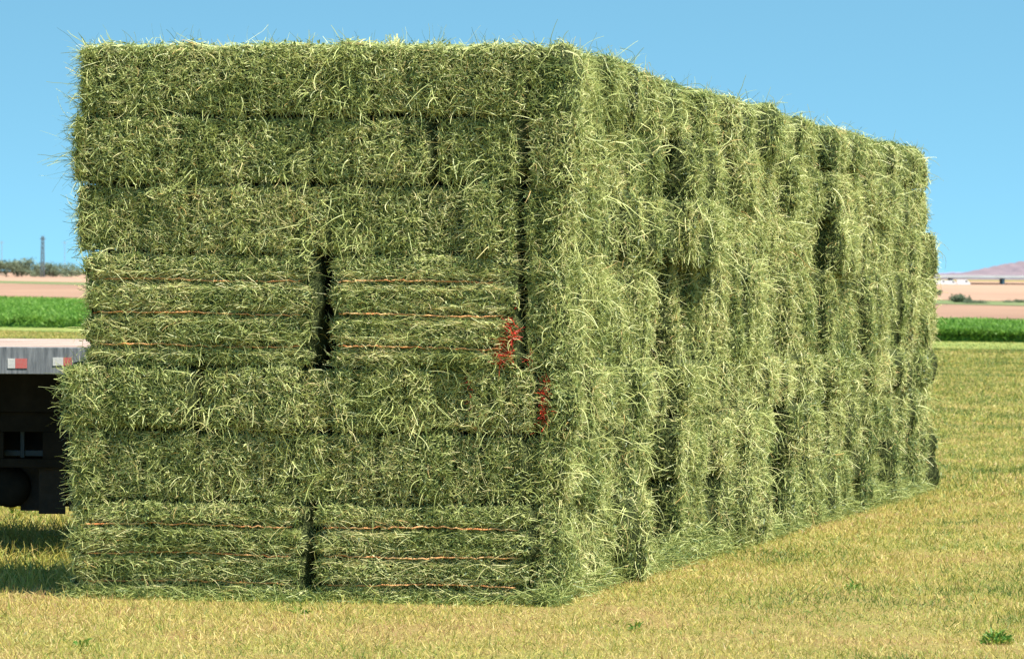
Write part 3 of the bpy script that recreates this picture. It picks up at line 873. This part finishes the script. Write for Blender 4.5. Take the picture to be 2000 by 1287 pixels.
tb("brace", [(x0, x1, TY0 + 0.84, TY0 + 0.88, zbar0, zbar1), (xm0, xm1, TY0 + 0.82, TY0 + 0.837, zbar0 - 0.01, zB + 0.03)], M_BLUE, bevel=0.002)
def wheel(x, y, R=0.5, wdt=0.28):
    root = tr.location
    prof_t = [(0.30, -wdt / 2 + 0.02), (0.40, -wdt / 2), (0.47, -wdt / 2 + 0.015), (R, -wdt / 2 + 0.05), (R, wdt / 2 - 0.05), (0.47, wdt / 2 - 0.015), (0.40, wdt / 2), (0.30, wdt / 2 - 0.02)]
    prof_r = [(0.02, -0.06), (0.10, -0.09), (0.12, -0.03), (0.26, -0.02), (0.30, -wdt / 2 + 0.03), (0.30, wdt / 2 - 0.03), (0.02, 0.03)]
    w0 = None
    for nm, prof, mat in (("wheel", prof_t, M_RUBBER), ("rim", prof_r, M_STEEL)):
        V, Q = [], []; n = 32
        for k in range(n):
            an = 2 * math.pi * k / n
            for r, t in prof: V.append((x - root.x + r * math.cos(an), y - root.y + t, R - 0.1 * 0 + float(zt(y)) + r * math.sin(an)))
        m = len(prof)
        for k in range(n):
            for j in range(m - 1): Q.append((k * m + j, ((k + 1) % n) * m + j, ((k + 1) % n) * m + j + 1, k * m + j + 1))
        g = Geo(); g.add(V, Q, 0.5)
        o = g.build(nm, [mat], w0 or tr, True)
        if w0 is None: w0 = o
for xw in (-10.6, -11.9):
    for yw in (TY0 + 0.40, TY1 - 0.40): wheel(xw, yw)
for xw in (-10.6, -11.9): tb("axle", [(xw - 0.05, xw + 0.05, TY0 + 0.5, TY1 - 0.5, 0.40, 0.52)], M_BLACK)
tb("chassis", [(TX0 + 0.3, TX1 - 0.3, TY0 + 0.95, TY0 + 1.10, 0.62, RB - 0.006), (TX0 + 0.3, TX1 - 0.3, TY1 - 0.90, TY1 - 0.75, 0.62, RB - 0.006)], M_BLACK)
tb("landing_leg", [(-2.35, -2.22, TY0 + 0.5, TY0 + 0.63, 0.0, 0.9), (-2.42, -2.15, TY0 + 0.42, TY0 + 0.7, -0.03, 0.02)], M_BLACK)
tb("landing_leg", [(-2.35, -2.22, TY1 - 0.63, TY1 - 0.5, 0.0, 0.9), (-2.42, -2.15, TY1 - 0.7, TY1 - 0.42, -0.03, 0.02)], M_BLACK)

# ------------------------------------------------------------------ green crop field
def crop_line(l, r, x, h):
    d = ray(x, yl(l, r, x)); y = 100.0
    for _ in range(300):
        y = 0.5 * y + 0.5 * (float(zt(y)) + h - CAMH) / d.z
    return np.array([d.x * y, y])
g = Geo()
HC = 0.42
n = 230000
tx = np.concatenate([rng.uniform(-320, 230, n // 3), rng.uniform(1760, 2300, n // 3), rng.uniform(-880, 2880, n - 2 * (n // 3))])
nearL = np.array([crop_line(647, 661, x, 0.02) for x in np.arange(-900, 2901, 100)])
farL = np.array([crop_line(587, 615, x, HC) for x in np.arange(-900, 2901, 100)])
gx = np.arange(-900, 2901, 100)
s = rng.random(n) ** 1.5
edge = rng.random(n) < 0.22
s[edge] = rng.random(edge.sum()) * 0.04
P = np.stack([np.interp(tx, gx, nearL[:, 0]) * (1 - s) + np.interp(tx, gx, farL[:, 0]) * s,
              np.interp(tx, gx, nearL[:, 1]) * (1 - s) + np.interp(tx, gx, farL[:, 1]) * s, np.zeros(n)], 1)
hn_ = HC * (0.85 + 0.2 * vnoise(P, 0.9, 5))
P[:, 2] = zt(P[:, 1]) + hn_ * np.where(edge, rng.random(n), rng.uniform(0.6, 1.0, n))
d = rng.normal(0, 0.6, (n, 3)); d[:, 2] = np.abs(d[:, 2]) + 0.3
V, Q, k = ribbons(P, d, rng.uniform(0.08, 0.2, n), rng.uniform(0.03, 0.07, n), 0.8, 0.4, 2, 0.3)
g.add(V, Q, np.repeat(np.clip(rng.normal(0.5, 0.2, n) + 0.15 * vnoise(P, 0.5, 6), 0, 1), k))
v = []
for i in range(len(gx)):
    for (L_, hh) in ((nearL, 0.0), (nearL + np.array([0, 0.25]), HC * 0.75), (farL, HC * 0.75), (farL, 0.0)):
        v.append((L_[i, 0], L_[i, 1], float(zt(L_[i, 1])) + hh))
q = [(4 * i + j, 4 * i + 4 + j, 4 * i + 5 + j, 4 * i + 1 + j) for i in range(len(gx) - 1) for j in range(3)]
g.add(v, q, 0.3)
tag(g.build("crop_field", [M_CROP]), 'tall bright green crop growing beyond the stubble', 'crop', kind='stuff')

# ------------------------------------------------------------------ far trees, shrubs, towers, bridge, vans, hills
M_LEAF = stem_mat("far_leaves", [(0, (0.10, 0.14, 0.08)), (0.6, (0.18, 0.22, 0.13)), (1, (0.28, 0.30, 0.19))], 0.3, 0.6)  # leaf colour lightened to include the haze of distance
M_BARK = plain("bark", (0.10, 0.08, 0.06), (0.17, 0.14, 0.10), 3, 0.9)
def far_tree(px, wpx, top, y, label, name="tree", group='trees far off along the horizon'):
    base = ground_at(px, 560); b0 = at(px, 540, y); z0 = float(zt(y))
    h = at(px, top, y).z - z0; r = wpx * y / F / 2
    root = empty(name, (b0.x, y, z0)); tag(root, label, name, group)
    v, q = tube([(0, 0, -0.1), (0.1, 0, h * 0.3), (0.05, 0, h * 0.7)], [h * 0.05, h * 0.035, h * 0.012], 8)
    for k in range(4):
        an = k * 1.7; vv, qq = tube([(0.07, 0, h * 0.3), (r * 0.5 * math.cos(an), r * 0.5 * math.sin(an), h * 0.6)], [h * 0.025, h * 0.008], 6)
        q += [tuple(i + len(v) for i in f) for f in qq]; v += vv
    gg = Geo(); gg.add(v, q, 0.5); gg.build("trunk", [M_BARK], root, True)
    gg = Geo(); n = 1500
    cl = np.stack([rng.normal(0, r * 0.45, 16), rng.normal(0, r * 0.45, 16), rng.uniform(0.15, 0.82, 16) * h], 1)
    i = rng.integers(0, 16, n)
    P = cl[i] + rng.normal(0, 1, (n, 3)) * np.array([r * 0.22, r * 0.22, h * 0.1])
    P[:, 2] = np.clip(P[:, 2], h * 0.02, h)
    V, Q, k = ribbons(P, rng.normal(size=(n, 3)), h * 0.09, h * 0.06, 0.6, 0.3, 2)
    gg.add(V, Q, np.repeat(np.clip(rng.normal(0.5, 0.2, n), 0, 1), k)); gg.build("crown", [M_LEAF], root)
LT = ['dark round tree on the horizon, first one from the frame edge', 'tall bushy tree on the horizon between the round one and the tower',
      'low broad tree on the horizon at the foot of the lattice tower', 'low tree on the horizon just past the lattice tower', 'small tree on the horizon closest to the hay stack edge']
for px, wp, tp, y, lb in ((12, 46, 506, 1500, LT[0]), (42, 42, 504, 1560, LT[1]), (72, 50, 513, 1620, LT[2]), (104, 46, 512, 1580, LT[3]), (140, 56, 514, 1640, LT[4])):
    far_tree(px, wp, tp, y, lb)
for px, wp, tp, y, lb in ((-25, 50, 508, 1560, 'broad tree on the horizon at the very edge of the view'), (1833, 12, 566, 430, 'low scrub bush in the pink field by the stack edge')):
    if px > 0: far_tree(px, wp, tp, y, lb, "bush", 'bushes in the far fields')
pb = ground_at(1870, 592)
def bush(px, py, wpx, hpx, label):
    p0 = ground_at(px, py); y = p0.y; r = wpx * y / F / 2; h = hpx * y / F
    gg = Geo(); n = 1400
    cl = np.stack([rng.normal(0, r * 0.5, 12), rng.normal(0, r * 0.3, 12), rng.uniform(0.2, 0.7, 12) * h], 1)
    P = cl[rng.integers(0, 12, n)] + rng.normal(0, 1, (n, 3)) * np.array([r * 0.2, r * 0.2, h * 0.18])
    P[:, 2] = np.clip(P[:, 2], 0, h * 1.05) + p0.z; P[:, 0] += p0.x; P[:, 1] += p0.y
    V, Q, k = ribbons(P, rng.normal(size=(n, 3)), h * 0.22, h * 0.12, 0.6, 0.3, 2)
    gg.add(V, Q, np.repeat(np.clip(rng.normal(0.4, 0.2, n), 0, 1), k))
    tag(gg.build("bush", [M_LEAF]), label, 'bush', 'bushes in the far fields')
bush(1872, 592, 34, 17, 'round dark green bush on the thin green strip beyond the pink field')
bush(1905, 594, 50, 8, 'low spreading bush next to the round dark one on the strip')
bush(1985, 592, 46, 8, 'low spreading bush on the strip farther from the stack')

M_DARKST = plain("weathered_steel", (0.07, 0.075, 0.08), (0.11, 0.115, 0.12), 2, 0.6)
def tower(px, top, y, wtop, wbase, r, label):
    z0 = float(zt(y)); b0 = at(px, 540, y); h = at(px, top, y).z - z0
    root = empty("lattice_tower", (b0.x, y, z0)); tag(root, label, 'tower', 'steel towers on the horizon')
    def cor(k, t):
        wd = (wbase * (1 - t) + wtop * t) / 2
        return (wd * (1, 1, -1, -1)[k % 4], wd * (1, -1, -1, 1)[k % 4], h * t)
    for k in range(4):
        v, q = tube([cor(k, 0), cor(k, 0.5), cor(k, 1)], r, 6); gg = Geo(); gg.add(v, q, 0.5); gg.build("leg", [M_DARKST], root, True)
    v, q = [], []
    for i in range(9):
        for k in range(4):
            for (t0, t1, k2) in ((i / 9, (i + 1) / 9, k + 1), (i / 9, i / 9, k + 1)):
                vv, qq = tube([cor(k, t0), cor(k2, t1)], r * 0.7, 5); q += [tuple(a + len(v) for a in f) for f in qq]; v += vv
    gg = Geo(); gg.add(v, q, 0.5); gg.build("bracing", [M_DARKST], root)
    v, q = tube([(-wbase * 0.8, 0, h * 0.93), (wbase * 0.8, 0, h * 0.93)], r * 1.1, 6); gg = Geo(); gg.add(v, q, 0.5); gg.build("crossarm", [M_DARKST], root)
tower(83, 461, 1500, 0.8, 1.5, 0.16, 'dark lattice steel tower rising above the horizon trees')
M_POLE = plain("pole_timber", (0.22, 0.22, 0.23), (0.28, 0.27, 0.27), 2, 0.8)
def pole(px, top, y, r, label):
    z0 = float(zt(y)); b0 = at(px, 540, y); h = at(px, top, y).z - z0
    root = empty("utility_pole", (b0.x, y, z0)); tag(root, label, 'pole', 'thin poles on the horizon')
    v, q = tube([(0, 0, -0.2), (0, 0, h)], [r, r * 0.7], 8); gg = Geo(); gg.add(v, q, 0.5); gg.build("shaft", [M_POLE], root, True)
    v, q = tube([(-1.3, 0, h * 0.94), (1.3, 0, h * 0.94)], r * 0.6, 6); gg = Geo(); gg.add(v, q, 0.5); gg.build("crossarm", [M_POLE], root)
pole(3, 470, 1900, 0.17, 'thin pale utility pole on the horizon at the frame edge')
pole(126, 470, 1900, 0.15, 'thin pale utility pole between the tower and the hay stack')

M_CONC = plain("pale_concrete", (0.62, 0.58, 0.53), (0.70, 0.66, 0.61), 0.3, 0.85)
BY = 1420.0
zt_, zb_ = at(1915, 538, BY).z, at(1915, 544, BY).z
gz = float(zt(BY))
br = empty("bridge", (240, BY, gz)); tag(br, 'long low pale concrete bridge beyond the pink fields under the hill', 'bridge')
box_obj("deck", [(-110, 160, -5, 5, zb_ - gz, zt_ - gz - 0.35)], M_CONC, br, 0.05)
box_obj("parapet", [(-110, 160, -5.3, -5.003, zb_ - gz + 0.2, zt_ - gz)], M_CONC, br, 0.02)
box_obj("parapet", [(-110, 160, 5.003, 5.3, zb_ - gz + 0.2, zt_ - gz)], M_CONC, br, 0.02)
for i in range(14):
    x = -108 + i * 20.5
    box_obj("pier", [(x, x + 1.0, -4, 4, -0.3, zb_ - gz - 0.02)], M_CONC, br, 0.05)
M_VW = plain("white_vehicle_paint", (0.72, 0.73, 0.74), (0.80, 0.80, 0.80), 1, 0.3)
M_GLS = plain("dark_vehicle_glass", (0.02, 0.025, 0.03), (0.03, 0.035, 0.04), 1, 0.1)
def van(px, lng, h, y, label):
    z0 = float(zt(y)); b0 = at(px, 550, y)
    root = empty("van", (b0.x, y, z0)); tag(root, label, 'van', 'white vehicles beneath the bridge')
    prof = [(-0.5, 0.16), (-0.5, 0.95), (-0.44, 1.0), (0.18, 1.0), (0.30, 0.93), (0.40, 0.58), (0.49, 0.5), (0.5, 0.16)]
    V = [(u * lng, s_ * 0.95, t * h) for s_ in (-1, 1) for u, t in prof]; m = len(prof)
    me = bpy.data.meshes.new("body"); F_ = [tuple(range(m)), tuple(range(2 * m - 1, m - 1, -1))] + [(i, (i + 1) % m, m + (i + 1) % m, m + i) for i in range(m)]
    me.from_pydata(V, [], F_); me.materials.append(M_VW); o = bpy.data.objects.new("body", me); COL.objects.link(o); o.parent = root
    bv = o.modifiers.new('edge', 'BEVEL'); bv.width = 0.05; bv.segments = 2
    box_obj("side_window", [(lng * 0.10, lng * 0.28, -0.96, -0.945, h * 0.62, h * 0.88)], M_GLS, root, 0)
    for u in (-0.3, 0.3):
        v, q = tube([(u * lng, -1.0, 0.35), (u * lng, -0.75, 0.35)], 0.35, 14); g1 = Geo(); g1.add(v, q, 0.5)
        c0 = [(u * lng, -1.0, 0.35)] + v[:14]
        g1.add(c0, [(0, 1 + i, 1 + (i + 1) % 14, 0) for i in range(0)] or [(1, 2, 3, 4)], 0.5); g1.build("wheel", [M_RUBBER], root)
van(1838, 4.2, 2.1, 1340, 'white van parked below the bridge right beside the hay stack edge')
van(1857, 4.4, 1.9, 1345, 'pale cream van parked below the bridge, middle of the three')
van(1882, 4.8, 2.2, 1335, 'white van parked below the bridge, the one farther out from the stack')

M_HILL = plain("purple_desert_hill", (0.13, 0.10, 0.125), (0.22, 0.16, 0.17), 0.006, 0.95, (1, 1, 2.0), detail=10)  # purple-brown rock, with some distance haze mixed into the colour
def ridge(name, y, pts, depth, mat, label):
    xs_ = np.arange(pts[0][0], pts[-1][0], 6.0); g = Geo(); rows = 9; v = []
    tops = np.interp(xs_, [p[0] for p in pts], [p[1] for p in pts])
    for j in range(rows):
        t = j / (rows - 1)
        for i, x in enumerate(xs_):
            hp = at(x, tops[i], y).z + 1.3
            prof = math.sin(math.pi * min(1, t * 1.0)) if t < 0.5 else 1 - (t - 0.5) * 1.6
            nz_ = 1 + 0.22 * math.sin(x * 0.13 + j * 2.1) * (1 - t) + 0.10 * math.sin(x * 0.37 + j)
            v.append((at(x, 535, y).x, y + (t - 0.5) * depth, -1.6 + max(0, hp * prof) * (nz_ if t < 0.5 else (1 + 0.05 * math.sin(x * 0.37)))))
    n = len(xs_)
    q = [(j * n + i, j * n + i + 1, (j + 1) * n + i + 1, (j + 1) * n + i) for j in range(rows - 1) for i in range(n - 1)]
    g.add(v, q, 0.5); tag(g.build(name, [mat], smooth=True), kind='structure', label=label, cat='hill')
ridge("hill", 6000, [(1780, 536), (1880, 533), (1905, 528), (1950, 518), (1975, 514), (2010, 508), (2120, 490), (2300, 470), (2500, 480), (2800, 530)], 900, M_HILL, 'purple brown desert hill on the horizon')
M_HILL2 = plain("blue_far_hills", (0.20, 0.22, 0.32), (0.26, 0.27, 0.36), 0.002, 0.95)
ridge("far_hills", 11000, [(1500, 540), (1700, 536), (1820, 534), (1850, 532), (1900, 531), (2100, 530), (2400, 540)], 1500, M_HILL2, 'low blue hills on the far horizon')
